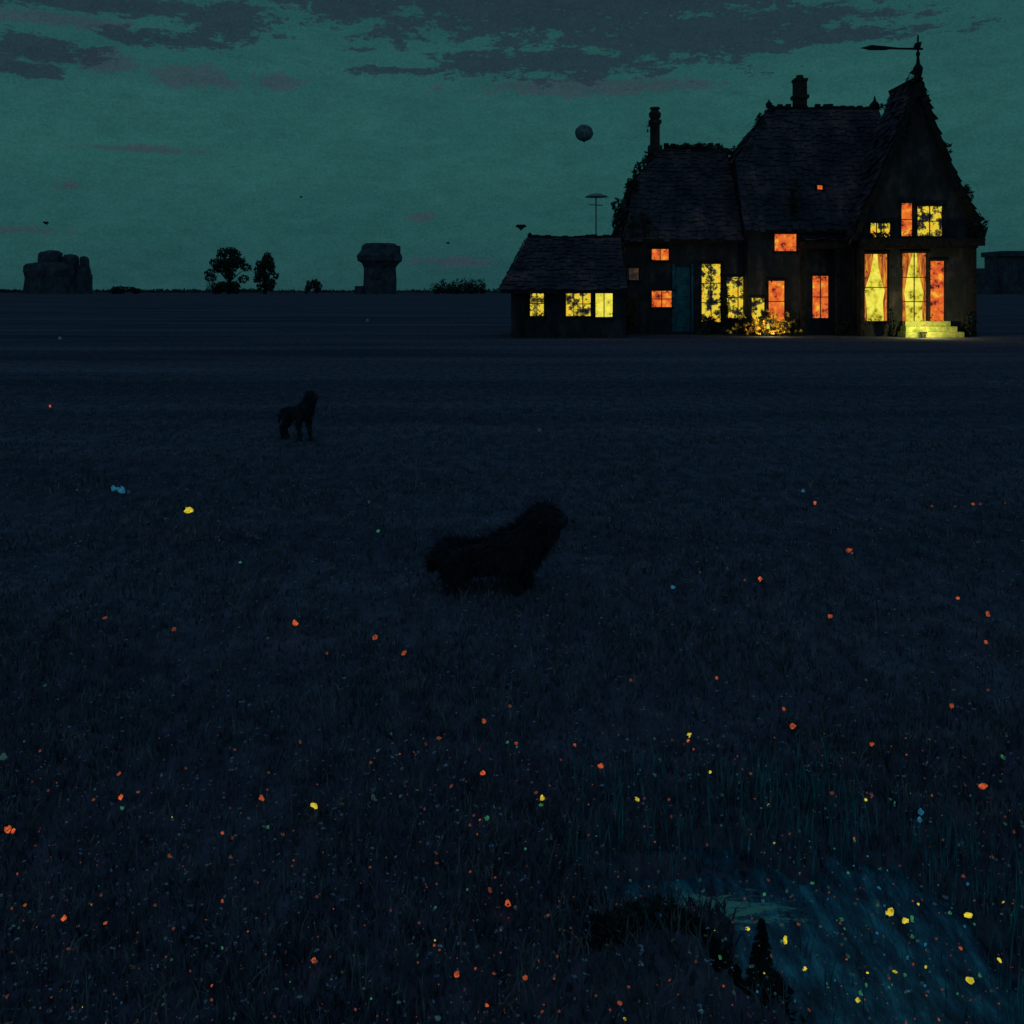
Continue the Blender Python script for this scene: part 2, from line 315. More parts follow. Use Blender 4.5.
# ---------------------------------------------------------------- country house
H=empty('country_house',(17,58,0))
W=MB(); R=MB(); T=MB(); C=MB(); CU=MB(); VI=MB(); panes={k:MB() for k in('wy','wyo','wo','wd')}
def rect(u0,u1,v0,v1,d):
    x0,z1=at(u0,v0,d); x1,z0=at(u1,v1,d); return (x0,x1,z0,z1)
def fit(rc,y,mat,nxm=2,nzm=3,cur=False,vines=1):
    x0,x1,z0,z1=rc; P=panes[mat]; w_=x1-x0; h_=z1-z0
    P.quad((x0,y+.18,z0),(x1,y+.18,z0),(x1,y+.18,z1),(x0,y+.18,z1))
    w=.045
    T.box(x0-.07,x1+.07,y-.06,y-.003,z0-.1,z0-.003); T.box(x0-.09,x1+.09,y-.08,y-.003,z1+.003,z1+.1)
    T.box(x0+.002,x0+.06,y+.08,y+.14,z0+.002,z1-.002); T.box(x1-.06,x1-.002,y+.08,y+.14,z0+.002,z1-.002)
    for i in range(1,nxm):
        cx=x0+(x1-x0)*i/nxm; T.box(cx-w/2,cx+w/2,y+.09,y+.13,z0+.003,z1-.003)
    for j in range(1,nzm):
        cz=z0+(z1-z0)*j/nzm; T.box(x0+.061,x1-.061,y+.1,y+.12,cz-w/2,cz+w/2)
    if cur: # tied-back curtains, added to dim the edges of the glowing pane
        for xs,sg in((x0,1),(x1,-1)):
            a=[(xs,y+.16,z1)]; 
            for t,wd in((0,.42),(.2,.36),(.4,.22),(.55,.12),(.7,.17),(1,.2)): a.append((xs+sg*w_*wd*random.uniform(.75,1.15),y+.16,z1-h_*t))
            a.append((xs,y+.16,z0)); CU.quad(*a)
    for k in range(int(vines*(2+ (w_+h_)*3))): # climbing plants eating into the frame
        e_=random.random()
        if e_<.35: px,pz=random.uniform(x0,x1),z0+random.uniform(-.15,.2)
        elif e_<.6: px,pz=random.uniform(x0,x1),z1+random.uniform(-.08,.12)
        else: px,pz=random.choice((x0,x1))+random.uniform(-.1,.1),random.uniform(z0,z1)
        VI.leaves(px,y-.06,pz,.13,.06,.15,7,.07)
yM=54.6; xa=at(748,0,yM)[0]; xb=at(905,0,yM)[0]; zE=at(0,230,yM)[1]
ops=[rect(768,786,281,322,yM),rect(812,830,276,318,yM),rect(774,798,234,251,yM),rect(751,766,298,324,yM)]
W.wall(xa,xb,0,zE,yM,.3,ops)
fit(ops[0],yM,'wo',1,2); fit(ops[1],yM,'wo',2,2); fit(ops[2],yM,'wo',1,1); fit(ops[3],yM,'wyo',1,1)
W.box(xa,xa+.3,yM+.301,62.6,0,zE); W.box(xb-.3,xb,yM+.301,62.6,0,zE); W.box(xa+.301,xb-.301,62.3,62.6,0,zE)
yR=58.6; zR=at(0,108,yR)[1]; xRl=at(769,0,yR)[0]
t=.55; hy=lambda e:e+(yR-e)*t; zH=zE+(zR-zE)*t
e0=54.25; e1=62.95; ov=.25
A=(xa-ov,e0,zE); Bq=(xb,e0,zE); Hf=(xa-ov,hy(e0),zH); Hr=(xb,hy(e0),zH); Rl=(xRl,yR,zR); Rr=(xb,yR,zR)
R.slope(A,Bq,Hr,Hf); R.slope(Hf,Hr,Rr,Rl)
Hb=(xa-ov,hy(e1),zH); Hbr=(xb,hy(e1),zH)
R.slope((xa-ov,e1,zE),(xb,e1,zE),Hbr,Hb,.6,.8); R.slope(Hb,Hbr,Rr,Rl,.6,.8)
R.slope(Hf,Hb,Vector(Rl)+Vector((0,.03,0)),Rl,.35,.35)
W.quad((xa,yM,zE),(xa,62.6,zE),(xa,hy(62.6),zH-.1),(xa,hy(yM),zH-.1))
W.quad((xb-.01,yM,zE),(xb-.01,62.6,zE),(xb-.01,yR,zR))
T.box(xa-ov,xb,e0-.06,e0+.08,zE-.18,zE-.02)
for i in range(26):
    x0=xRl+(xb-xRl)*i/26; T.box(x0,x0+.27,yR-.14,yR+.14,zR-.05,zR+random.uniform(.02,.22))
T.lathe(xRl,yR,[(.16,zR),(.2,zR+.25),(.08,zR+.35),(.02,zR+.5)],8)
T.lathe(xb-.2,yR,[(.2,zR),(.28,zR+.2),(.1,zR+.4),(.02,zR+.7)],8)
cx0,cz1=at(793,76,yR+.6); cx1=at(806,0,yR+.6)[0]
C.box(cx0+.05,cx1-.05,yR+.2,yR+.9,zR-1,cz1-.35); C.box(cx0-.05,cx1+.05,yR+.1,yR+1,cz1-1.35,cz1-1.15); C.box(cx0+.0,cx1,yR+.15,yR+.95,cz1-.35,cz1-.2)
C.lathe((cx0+cx1)/2,yR+.55,[(.24,cz1-.2),(.2,cz1+.02),(.0,cz1+.02)],10)
tt=.32; ysk=e0+(yR-e0)*tt; zsk=zE+(zR-zE)*tt
sx,sz=at(819,184,ysk); ny_=-(zR-zE); nz_=(yR-e0); l=math.hypot(ny_,nz_); ny_/=l; nz_/=l
def sp_(a,b): return (sx+a, ysk+b*nz_+ny_*.14, zsk-b*ny_+nz_*.14)
panes['wo'].quad(sp_(-.13,-.13),sp_(.12,-.15),sp_(.15,.10),sp_(-.10,.12))
T.box(sx-.24,sx-.18,ysk-.22,ysk+.15,zsk-.2,zsk+.25); T.box(sx+.18,sx+.24,ysk-.22,ysk+.15,zsk-.2,zsk+.25)
# left block
yL=55.6; xl=6.35; xr=at(745,0,yL)[0]+.4; zL=at(0,240,yL)[1]
ops=[rect(651,670,249,260,yL),rect(651,673,291,307,yL),rect(674.5,691,266,332,yL),rect(701,722,264,322,yL),rect(726,751,277,318,yL),rect(628,640,268,280,yL)]
W.wall(xl,xr,0,zL,yL,.3,ops)
fit(ops[0],yL,'wo',2,1); fit(ops[1],yL,'wo',2,2); fit(ops[3],yL,'wyo',2,3,vines=2.5); fit(ops[4],yL,'wyo',2,2,vines=2.5); fit(ops[5],yL,'wd',1,1)
BD=MB(); x0,x1,z0,z1=ops[2]; BD.box(x0+.02,x1-.02,yL+.1,yL+.16,z0+.02,z1-.02)
for k in range(4): BD.box(x0+.12,x1-.12,yL+.06,yL+.098,z0+.25+k*.85,z0+.9+k*.85)
BD.box(x0-.12,x0-.003,yL-.05,yL-.003,z0,z1+.1); BD.box(x1+.003,x1+.12,yL-.05,yL-.003,z0,z1+.1)
W.box(xl,xl+.3,yL+.301,63.4,0,zL); W.box(xl+.301,xr,63.1,63.4,0,zL)
yR2=59.4; z2=at(0,148,yR2)[1]; xq0=at(664,0,yR2)[0]; xq1=xa-.1; zm=zL+(z2-zL)*.62
e0_=55.25; e1_=63.6; f=lambda e,t:e+(yR2-e)*t
k1=(at(634,0,57.5)[0],f(e0_,.6),zm); k2=(k1[0],f(e1_,.6),zm)
R.slope((xl-.3,e0_,zL),(xq1,e0_,zL),(xq1,f(e0_,.6),zm),k1); R.slope(k1,(xq1,f(e0_,.6),zm),(xq1,yR2,z2),(xq0,yR2,z2))
R.slope((xl-.3,e1_,zL),(xl-.3,e0_,zL),k1,k2,.4,.4); R.slope(k2,k1,(xq0,yR2,z2),(xq0,yR2+.02,z2),.4,.4)
R.slope((xl-.3,e1_,zL),(xq1,e1_,zL),(xq1,f(e1_,.6),zm),k2,.8,.8); R.slope(k2,(xq1,f(e1_,.6),zm),(xq1,yR2,z2),(xq0,yR2,z2),.8,.8)
for i in range(14):
    x0=xq0+(xq1-.9-xq0)*i/14; T.box(x0,x0+.26,yR2-.14,yR2+.14,z2-.05,z2+random.uniform(.05,.3))
T.box(xl-.3,xq1,e0_-.06,e0_+.08,zL-.18,zL-.02)
cx,cz=at(655,108,59.2)
C.box(cx-.38,cx+.38,58.9,59.6,zm,z2+.1); C.box(cx-.25,cx+.25,59.0,59.5,z2+.1,cz-.9); C.box(cx-.34,cx+.34,58.95,59.55,cz-.9,cz-.7)
C.lathe(cx,59.25,[(.2,cz-.7),(.34,cz-.5),(.36,cz-.3),(.2,cz-.12),(.3,cz-.05),(.3,cz+.03),(0,cz+.03)],10)
x,z=at(748,150,57); C.box(x-.35,x+.35,56.9,57.6,z-3.6,z); C.lathe(x,57.25,[(.3,z),(.36,z+.2),(.1,z+.4)],8)
# right wing: a gabled pavilion with bell-cast roof
yW=53.2; yB=56.4; xw0=at(864,0,yW)[0]; xw1=at(976,0,yW)[0]; zW=at(0,240,yW)[1]
ops=[rect(863,889,254,321,yW),rect(902,928,253,326,yW),rect(930,946,261,326,yW)]
W.wall(xw0-.15,xw1,0,zW,yW,.3,ops); fit(ops[0],yW,'wy',1,2,True); fit(ops[1],yW,'wy',2,3,True); fit(ops[2],yW,'wo',1,1)
W.box(xw0-.15,xw0+.15,yW+.301,yB,0,zW); W.box(xw1-.3,xw1,yW+.301,yB,0,zW); W.box(xb+.003,xw1-.301,yB-.3,yB,0,zW)
g0=at(868,0,yW)[0]; g1=at(960,0,yW)[0]; gz=at(0,201,yW)[1]
ops=[rect(901,914,203,236,yW),rect(917,944,206,236,yW),rect(870,892,223,237,yW)]
W.wall(g0,g1,zW,gz,yW,.3,ops); fit(ops[0],yW,'wo',1,2,vines=2); fit(ops[1],yW,'wyo',2,2,vines=2); fit(ops[2],yW,'wyo',3,1,vines=2)
prR=[(984,240),(976,214),(961,186),(942,140),(927,100),(918,76)]
prL=[(918-(u-918)*.98,v) for u,v in prR]
for pr,sg in((prR,1),(prL,-1)):
    P=[at(u,v,yW-.3) for u,v in pr]
    for i in range(len(P)-1):
        (xA,zA),(xB,zB)=P[i],P[i+1]
        R.slope((xA,yW-.35,zA),(xA,yB,zA),(xB,yB,zB),(xB,yW-.35,zB),.33,.4,lift=.05)
        nx_,nz2=(zB-zA),-(xB-xA); l=math.hypot(nx_,nz2); nx_/=l; nz2/=l
        if nz2>0: nx_,nz2=-nx_,-nz2
        T.quad((xA,yW-.36,zA),(xB,yW-.36,zB),(xB+nx_*.28,yW-.36,zB+nz2*.28),(xA+nx_*.28,yW-.36,zA+nz2*.28))
        T.quad((xA+nx_*.28,yW-.36,zA+nz2*.28),(xB+nx_*.28,yW-.36,zB+nz2*.28),(xB+nx_*.28,yB,zB+nz2*.28),(xA+nx_*.28,yB,zA+nz2*.28))
    gx=g1 if sg>0 else g0
    poly=[(gx,yW+.002,zW),(gx,yW+.002,gz)]+[(x-sg*.1,yW+.002,z) for x,z in reversed([p for p in P if p[1]<gz-.1])]
    W.quad(*poly)
    xe,ze=P[0]; T.tube((xe-sg*.1,yW-.3,ze+.05),(xe+sg*.2,yW-.3,ze+.7),.12,.03,6)
P=[at(u,v,yW) for u,v in prL if v<200]+[at(u,v,yW) for u,v in reversed(prR) if v<200]
W.quad(*([(g1,yW+.003,gz),(g0,yW+.003,gz)]+[(x,yW+.003,z-.1) for x,z in P]))
PB=[at(u,v,yW-.3) for u,v in prL]+[at(u,v,yW-.3) for u,v in reversed(prR[:-1])]
W.quad(*[(x,yB-.02,z-.02) for x,z in PB])
fx,fz=at(918,78,yW-.1); yF=yW-.1
T.lathe(fx,yF,[(.3,fz-1.0),(.34,fz-.4),(.16,fz),(.22,fz+.25),(.26,fz+.5),(.1,fz+.75),(.07,fz+1.1),(.12,fz+1.25),(.05,fz+1.4),(.045,fz+2.2),(0,fz+2.25)],10)
vx,vz=at(862,48,yF); T.tube((vx,yF,vz),(fx+.25,yF,vz-.05),.04,.06,6)
T.quad((vx-.1,yF,vz),(vx+.5,yF,vz+.16),(vx+1.2,yF,vz+.1),(vx+1.9,yF,vz+.02),(vx+1.2,yF,vz-.12),(vx+.4,yF,vz-.12))
T.quad((fx-.3,yF+.01,vz-.1),(fx-.15,yF+.01,vz+.25),(fx+.2,yF+.01,vz+.35),(fx+.12,yF+.01,vz-.1))
T.tube((fx-.7,yF,fz-.9),(fx-.35,yF,fz-.3),.05,.05,6); T.tube((fx-.55,yF,fz-3.2),(fx-.5,yF,fz-.3),.05,.04,6)
z0=at(0,247,yW)[1]; z1=at(0,238,yW)[1]
x0=at(800,0,yM)[0]; T.box(x0,xw0-.153,yM-1.0,yM-.003,z0-.05,z1-.15); R.slope((x0,yM-1.15,z1-.13),(xw0-.15,yM-1.15,z1-.13),(xw0-.15,yM-.1,z1+.2),(x0,yM-.1,z1+.2))
T.box(xw0-.3,xw1+.25,yW-.5,yW-.003,z0+.05,z1-.05)
for u in (803,838): x=at(u,0,yM-.9)[0]; T.box(x-.1,x+.1,yM-.95,yM-.75,0,z0-.053)
for x in (xw0-.2,xw1-.25): T.box(x-.1,x+.12,yW-.35,yW-.12,0,z0+.047)
for i in range(40):
    x=xw0+ (xw1-xw0)*i/40; T.box(x,x+.07,yW-.42,yW-.3,z0-.07,z0+.047)
ST=MB(); x0,_=at(902,0,52.2); x1,_=at(960,0,52.2)
ST.box(x0,x1,51.7,52.79,0,.27); ST.box(x0+.15,x1-.2,52.05,52.79,.273,.54); ST.box(x0+.25,x1-.4,52.4,52.79,.543,.8)
ST.make('front_steps',M['step'],H)
W.make('walls',M['wall'],H); R.make('roofs',M['roof'],H); T.make('trim_and_finials',M['trim'],H); C.make('chimneys',M['brick'],H)
BD.make('side_door',M['bluedoor'],H); CU.make('curtains',M['cur'],H)
for k,P_ in panes.items(): P_.make('window_panes_'+k,M[k],H)
PL=MB(); lx=at(925,0,51.2)[0]; PL.lathe(lx,51.2,[(.0,.32),(.07,.32),(.09,.45),(.05,.56),(0,.57)],10)  # made-up lamp, added to brighten the front steps
PL.make('added_step_lamp_glass',M['wy'],H,True)
PF=MB(); PF.lathe(lx,51.2,[(0,.22),(.1,.22),(.1,.3),(.0,.31)],10); PF.lathe(lx,51.2,[(0,.58),(.11,.58),(.03,.68),(0,.7)],10); PF.tube((lx,51.2,0),(lx,51.2,.22),.04,.03,6); PF.make('added_step_lamp_frame',M['trim'],H)
ld=bpy.data.lights.new('added_step_light','POINT'); ld.energy=110; ld.color=(1,.88,.3); ld.shadow_soft_size=.12  # added point light that brightens the steps
lo=bpy.data.objects.new('added_step_light',ld); lo.location=(lx,50.8,.85); sc.collection.objects.link(lo); lo.parent=H; lo.matrix_parent_inverse=Matrix.Translation(H.location).inverted()
IV=VI
for (u,v,d,ru,rv,n) in [(622,225,56.5,10,22,260),(618,205,57,7,8,60),(632,195,57.5,8,20,240),(641,175,58.5,8,15,200),(618,250,55.4,8,14,200),(652,160,59.2,10,10,140),(652,130,59.2,5,8,24),(745,185,57,8,20,240),(755,150,57.5,6,16,140),(760,125,58,6,12,90),(735,152,59,9,6,90),(976,225,53,10,12,160),(966,195,53.2,7,10,90),(880,236,53,12,4,60),(700,148,59.4,30,5,160),(905,118,53.3,8,14,90),(900,140,53.3,6,18,90),(945,150,53.2,5,9,40),(715,150,59.4,12,7,60),(640,225,55.3,14,16,160),(795,200,54.6,5,25,150),(912,80,53,4,9,40),(924,98,53,4,8,40),(770,112,58.5,5,4,40),(885,107,58.6,10,3,40)]:
    x,z=at(u,v,d); s=d/1024; IV.leaves(x,d,z,ru*s,.5,rv*s,n,.17)
IV.make('ivy',M['fol'],H)
# ---------------------------------------------------------------- outbuilding
O=empty('outbuilding',(3,54,0)); W=MB();R=MB();T=MB();CU=MB();VI=MB(); panes={k:MB() for k in('wy','wyo','wo','wd')}
y0=51.4; xo0=at(511,0,y0)[0]; xo1=at(626,0,y0)[0]; zo=at(0,289,y0)[1]
ops=[rect(529,545,291,316,y0),rect(565,592,292,316,y0),rect(594.5,614,292,317,y0)]
W.wall(xo0,xo1,0,zo,y0,.3,ops); fit(ops[0],y0,'wyo',2,2,vines=2); fit(ops[1],y0,'wyo',3,2,vines=1.5); fit(ops[2],y0,'wy',2,1,vines=.5)
W.box(xo0,xo0+.3,y0+.301,57,0,zo); W.box(xo1-.3,xo1,y0+.301,55.5,0,zo); W.box(xo0+.301,xo1-.301,56.7,57,0,zo)
yR=54.2; zr=at(0,237,yR)[1]; a0=at(500,0,50.9)[0]; a1=at(627,0,50.9)[0]; r0=at(528,0,yR)[0]; r1=a1
R.slope((a0,50.9,zo-.02),(a1,50.9,zo-.02),(r1,yR,zr),(r0,yR,zr)); R.slope((a0,57.4,zo-.02),(a1,57.4,zo-.02),(r1,yR,zr),(r0,yR,zr),.6,.6)
R.slope((a0,57.4,zo-.02),(a0,50.9,zo-.02),(r0,yR,zr),(r0,yR+.02,zr)); W.quad((xo1-.01,y0,zo),(xo1-.01,57,zo),(xo1-.01,yR,zr))
T.box(a0,a1,50.84,50.98,zo-.22,zo-.04)
for i in range(16): x=r0+(r1-r0)*i/16; T.box(x,x+.3,yR-.12,yR+.12,zr-.05,zr+random.uniform(.03,.14))
T.box(xo0+.4,xo0+.7,y0-.3,y0-.003,0,zo-.25)
T.lathe(r0+.1,yR,[(.1,zr-.1),(.14,zr+.1),(.05,zr+.22),(0,zr+.25)],8)
W.make('walls',M['wall'],O); R.make('roof',M['roof'],O); T.make('trim',M['trim'],O); VI.make('climbing_plants',M['fol'],O)
for k,P_ in panes.items():
    if P_.f: P_.make('window_panes_'+k,M[k],O)
A=MB(); x,z=at(596,196,60); A.tube((x,60,0),(x,60,z),.06,.04,6); A.lathe(x,60,[(.0,z+.16),(.3,z+.12),(.7,z-.06),(.4,z-.08),(0,z-.05)],10,.15)
A.tube((x-.4,60,z-.5),(x+.4,60,z-.55),.03,.03,5); A.make('roof_aerial',noisy('aerial_metal',(.25,.3,.32),(.45,.5,.5)))
def shrub(u,v,d,rw,rh,n,sz=.12,name='shrub'):
    B=MB(); x,z=at(u,v,d)
    for k in range(7):
        B.tube((x,d,0),(x+random.uniform(-1,1)*rw*.6,d+random.uniform(-.4,.4),random.uniform(.9,1.7)*rh),.04,.01,5)
    for k in range(9):
        B.leaves(x+random.uniform(-.7,.7)*rw,d+random.uniform(-.5,.5)*rw*.6,random.uniform(.2,1.5)*rh,rw*.35,rw*.3,rh*.35,n//9,sz)
    B.make(name,M['fol'])
for a in [(628,0,54.6,.7,1.2,420),(708,0,54.7,.5,.6,200),(724,0,54.4,.3,1.7,260),(748,0,54.0,.35,.9,200),(765,0,53.9,.4,.9,200),(796,0,54.1,.5,.8,280),(842,0,53.8,.5,.6,220),(893,0,52.5,.3,.9,180),(970,0,52.6,.5,.7,240)]: shrub(*a)
FB=MB(); FS=MB()  # flower shapes standing in for patches of fallen light on the ground
for i in range(190):
    x=at(random.gauss(764,13),0,53.5)[0]; y=53.4+random.uniform(-.4,.4); z=abs(random.gauss(.25,.3))+.12
    FS.tube((x,y,0),(x,y,z),.012,.01,4); FB.leaves(x,y,z+.03,.08,.08,.06,5,.10)
e=empty('light_patch_bed',(13,53.4,0)); FS.make('light_patch_stems',M['fol'],e)
FB.make('light_patch_blooms',noisy('light_patch_petals',(.85,.35,.05),(.95,.8,.1),scale=2),e)  # warm light patches put into the petal colour
fd=bpy.data.lights.new('added_spill_light','POINT'); fd.energy=45; fd.color=(1,.75,.3); fd.shadow_soft_size=.1  # added point light for more warm spill near the wall
fo=bpy.data.objects.new('added_spill_light',fd); fx2=at(768,0,52.9)[0]; fo.location=(fx2,52.7,.62); sc.collection.objects.link(fo); fo.parent=e; fo.matrix_parent_inverse=Matrix.Translation(e.location).inverted()
PL=MB(); PL.lathe(fx2,52.9,[(.0,.4),(.07,.4),(.09,.52),(.05,.62),(0,.63)],10); PL.make('added_spill_lamp_glass',M['wy'],e,True)  # made-up lamp body to go with the added spill light
PF=MB(); PF.tube((fx2,52.9,0),(fx2,52.9,.39),.03,.03,6); PF.lathe(fx2,52.9,[(0,.64),(.11,.64),(.03,.72),(0,.73)],10); PF.make('added_spill_lamp_post',M['trim'],e)
# ---------------------------------------------------------------- distant things
d=620; s=d/1024; z=lambda v:at(0,v,d)[1]; X=lambda u:at(u,0,d)[0]
B=MB(); cx=X(380)
B.lathe(cx,d,[(17*s,-.2),(17*s,z(280)),(16*s,z(268)),(19*s,z(263)),(22.5*s,z(261)),(23*s,z(256)),(19*s,z(250)),(18*s,z(246)),(15*s,z(243.5)),(0,z(243))],14,.05)
B.box(cx+14*s,cx+20*s,d-4,d+3,z(253),z(246)); B.box(cx-24*s,cx-16*s,d-5,d+4,0,z(286)); B.box(cx-3*s,cx+2*s,d-18*s,d-14*s,z(279),z(272))
B.make('watchtower',M['far'])
B=MB(); d=640; s=d/1024; z=lambda v:at(0,v,d)[1]; X=lambda u:at(u,0,d)[0]
for u,r,v,dd in [(31,7,263,0),(42,7,251,4),(52,9,250,0),(62,8,256,5),(70,8,254,0),(80,8,264,3),(84,4.5,256,0),(45,12,262,-4),(60,14,262,-3),(36,11,266,2)]:
    B.lathe(X(u),d+dd,[(r*s*1.0,-.2),(r*s*.95,z(278)),(r*s*1.05,z(v+8)),(r*s*1.0,z(v+3)),(r*s*.7,z(v+.8)),(0,z(v))],10,.14)
B.box(X(26),X(86),d-2,d+10,0,z(274)); B.make('ruined_castle',M['far'])
def tree(name,u,d,top,wid,n):
    B=MB(); x=at(u,0,d)[0]; h=at(0,top,d)[1]; r=wid*d/1024/2; q_=d/300
    B.tube((x,d,0),(x+.3,d,h*.35),.6*q_,.42*q_,8); B.tube((x+.3,d,h*.35),(x-.2,d,h*.75),.42*q_,.15*q_,8)
    for k in range(9):
        a=random.uniform(0,6.28); B.tube((x,d,h*random.uniform(.22,.5)),(x+math.cos(a)*r*.75,d+math.sin(a)*r*.7,h*random.uniform(.45,.85)),.2*q_,.05*q_,5)
    T=MB()
    for k in range(34):
        a=random.uniform(0,6.28); q=random.uniform(0,1)**.5; zz=random.uniform(.14,.93); w=math.sin(min(1,(zz+.05)*1.0)*3.1)*.7+.35
        T.leaves(x+math.cos(a)*q*r*w*.85,d+math.sin(a)*q*r*w*.85,h*zz,r*.27,r*.27,h*.09,n//34,.5*q_)
    e=empty(name,(x,d,0)); B.make('trunk_and_limbs',M['bark'],e); T.make('crown',M['fol'],e)
tree('broadleaf_tree',229,590,247,44,3400); tree('broadleaf_tree',265,600,252,26,2200)
def bush(u,d,top,wid,name='distant_bush'):
    B=MB(); x=at(u,0,d)[0]; h=at(0,top,d)[1]; r=wid*d/1024/2
    for k in range(12): B.leaves(x+random.uniform(-.8,.8)*r,d+random.uniform(-1,1),h*random.uniform(.2,.7),r*.3,1.5,h*.3,60,.8)
    B.make(name,M['fol'])
bush(313,600,277,17); bush(222,600,279,36); bush(125,610,285,30)
B=MB(); d=600
for i in range(60):
    u=random.uniform(430,484); hh=at(0,random.uniform(277,288)+(4 if u<440 else 0),d)[1]; B.leaves(at(u,0,d)[0],d+random.uniform(0,5),hh*.5,2.2,2.0,hh*.5,50,.7)
B.make('hedge',M['fol'])
B=MB(); d=900
for i in range(420):
    u=random.uniform(-250,1300); B.leaves((u-512)*d/1024,d+random.uniform(0,30),1.2,12,4,random.uniform(1.2,2.6),16,1.5)
B.make('distant_treeline',M['fol'])
B=MB(); d=560; z=lambda v:at(0,v,d)[1]; X=lambda u:at(u,0,d)[0]
B.box(X(1003),X(1040),d,d+22,0,z(256)); B.box(X(1001),X(1042),d-2,d+24,z(256),z(251)); B.box(X(975),X(1003)-.02,d+4,d+14,0,z(273)); B.box(X(985),X(991),d+6,d+12,z(273),z(268))
for i in range(3): B.box(X(1009+i*10),X(1013+i*10),d-.3,d-.01,z(275),z(266))
B.make('farm_building',M['far'])
# ---------------------------------------------------------------- balloon & birds
B=MB(); x,z=at(584,133,90); r=.8
B.lathe(x,90,[(r*math.sin(t),z-r*math.cos(t)*.92) for t in [i*math.pi/12 for i in range(13)]],16,.04)
B.tube((x,90,z-r*.9),(x,90,z-r*1.0),.05,.1,6)
bm=noisy('weather_balloon_skin',(.1,.12,.14),(.36,.38,.38),scale=3.5)
e=empty('balloon',(x,90,z)); B.make('envelope',bm,e,True); B=MB(); B.tube((x,90,z-r),(x+.1,90,z-r*1.6),.012,.012,4); B.make('string',M['trim'],e)
for (u,v,d,s) in [(521,227,80,.42),(301,197,90,.14),(46,223,85,.26),(448,243,95,.18)]:
    B=MB(); x,z=at(u,v,d); B.lathe(x,d,[(0,z-s*.5),(s*.45,z-s*.3),(s*.6,z+.05*s),(s*.35,z+s*.4),(0,z+s*.5)],8)
    for sg in(1,-1):
        B.quad((x,d-.1,z+.3*s),(x+sg*s*.6,d-.15,z+s*.5),(x+sg*s*1.1,d,z+.1*s),(x+sg*s*.5,d+.2,z-.15*s))
    B.quad((x-.1*s,d,z-.2*s),(x+.1*s,d,z-.2*s),(x+.2*s,d+.3,z-.6*s),(x-.2*s,d+.3,z-.6*s))
    B.make('bird',M['trim'])
# ---------------------------------------------------------------- dogs
def dog(name,loc,yaw,J,edges,fur_len,nf,scale=1.0,head=None):
    me=bpy.data.meshes.new(name+'_sk'); keys=list(J); me.from_pydata([Vector(J[k][:3])*scale for k in keys],[(keys.index(a),keys.index(b)) for a,b in edges],[])
    ob=bpy.data.objects.new(name+'_sk',me); sc.collection.objects.link(ob)
    mo=ob.modifiers.new('s','SKIN'); 
    for i,k in enumerate(keys):
        sv=me.skin_vertices[0].data[i]; sv.radius=(J[k][3]*scale,J[k][3]*scale); sv.use_root=(k=='pelvis')
    ob.modifiers.new('u','SUBSURF').levels=2
    dg=bpy.context.evaluated_depsgraph_get(); em=bpy.data.meshes.new_from_object(ob.evaluated_get(dg))
    bpy.data.objects.remove(ob)
    vs=[Vector(v.co) for v in em.vertices]; B=MB(); B.v=[tuple(v) for v in vs]; B.f=[tuple(p.vertices) for p in em.polygons]
    e=empty(name,loc); e.rotation_euler=(0,0,yaw)
    def mk(B,nm,mat,sm):
        o=B.make(nm,mat,None,sm); o.parent=e; return o
    mk(B,'body',M['fur'],True)
    T=MB(); polys=list(em.polygons); areas=[p.area for p in polys]
    for p in random.choices(polys,areas,k=nf):
        c=Vector(p.center)+Vector((random.gauss(0,.008),random.gauss(0,.008),random.gauss(0,.008))); n_=Vector(p.normal)
        fl=fur_len*scale*random.uniform(.5,1.2)*(1.0 if c.z>.2*scale else .6)
        if c.x>J['muzzle'][0]*scale*.97: fl*=.2
        dr=(n_*.7+Vector((-.5,0,-.55))+Vector((random.gauss(0,.25),random.gauss(0,.25),random.gauss(0,.25)))).normalized()
        sd=dr.cross(n_); sd=(sd if sd.length>1e-3 else dr.orthogonal()).normalized()*.006*scale
        T.quad(c-sd,c+sd,c+dr*fl)
    mk(T,'fur',M['fur'],False)
    hx,hy_,hz=J['head'][:3]; r=J['head'][3]
    E=MB()
    for sg in(1,-1):
        c=Vector((hx+r*.75,sg*r*.5,hz+r*.25))*scale; E.lathe(c.x,c.y,[(0,c.z-.014),(.012,c.z-.007),(.014,c.z),(.012,c.z+.007),(0,c.z+.014)],8)
    n0=Vector(J['nose'][:3])*scale; q=J['nose'][3]*scale
    E.lathe(n0.x+q,n0.y,[(0,n0.z-q*.3),(q*.5,n0.z),(q*.55,n0.z+q*.3),(0,n0.z+q*.6)],8)
    mk(E,'eyes_and_nose',noisy('wet_black',(.01,.01,.012),(.02,.02,.02),rough=.25,spec=.5),True)
    return e
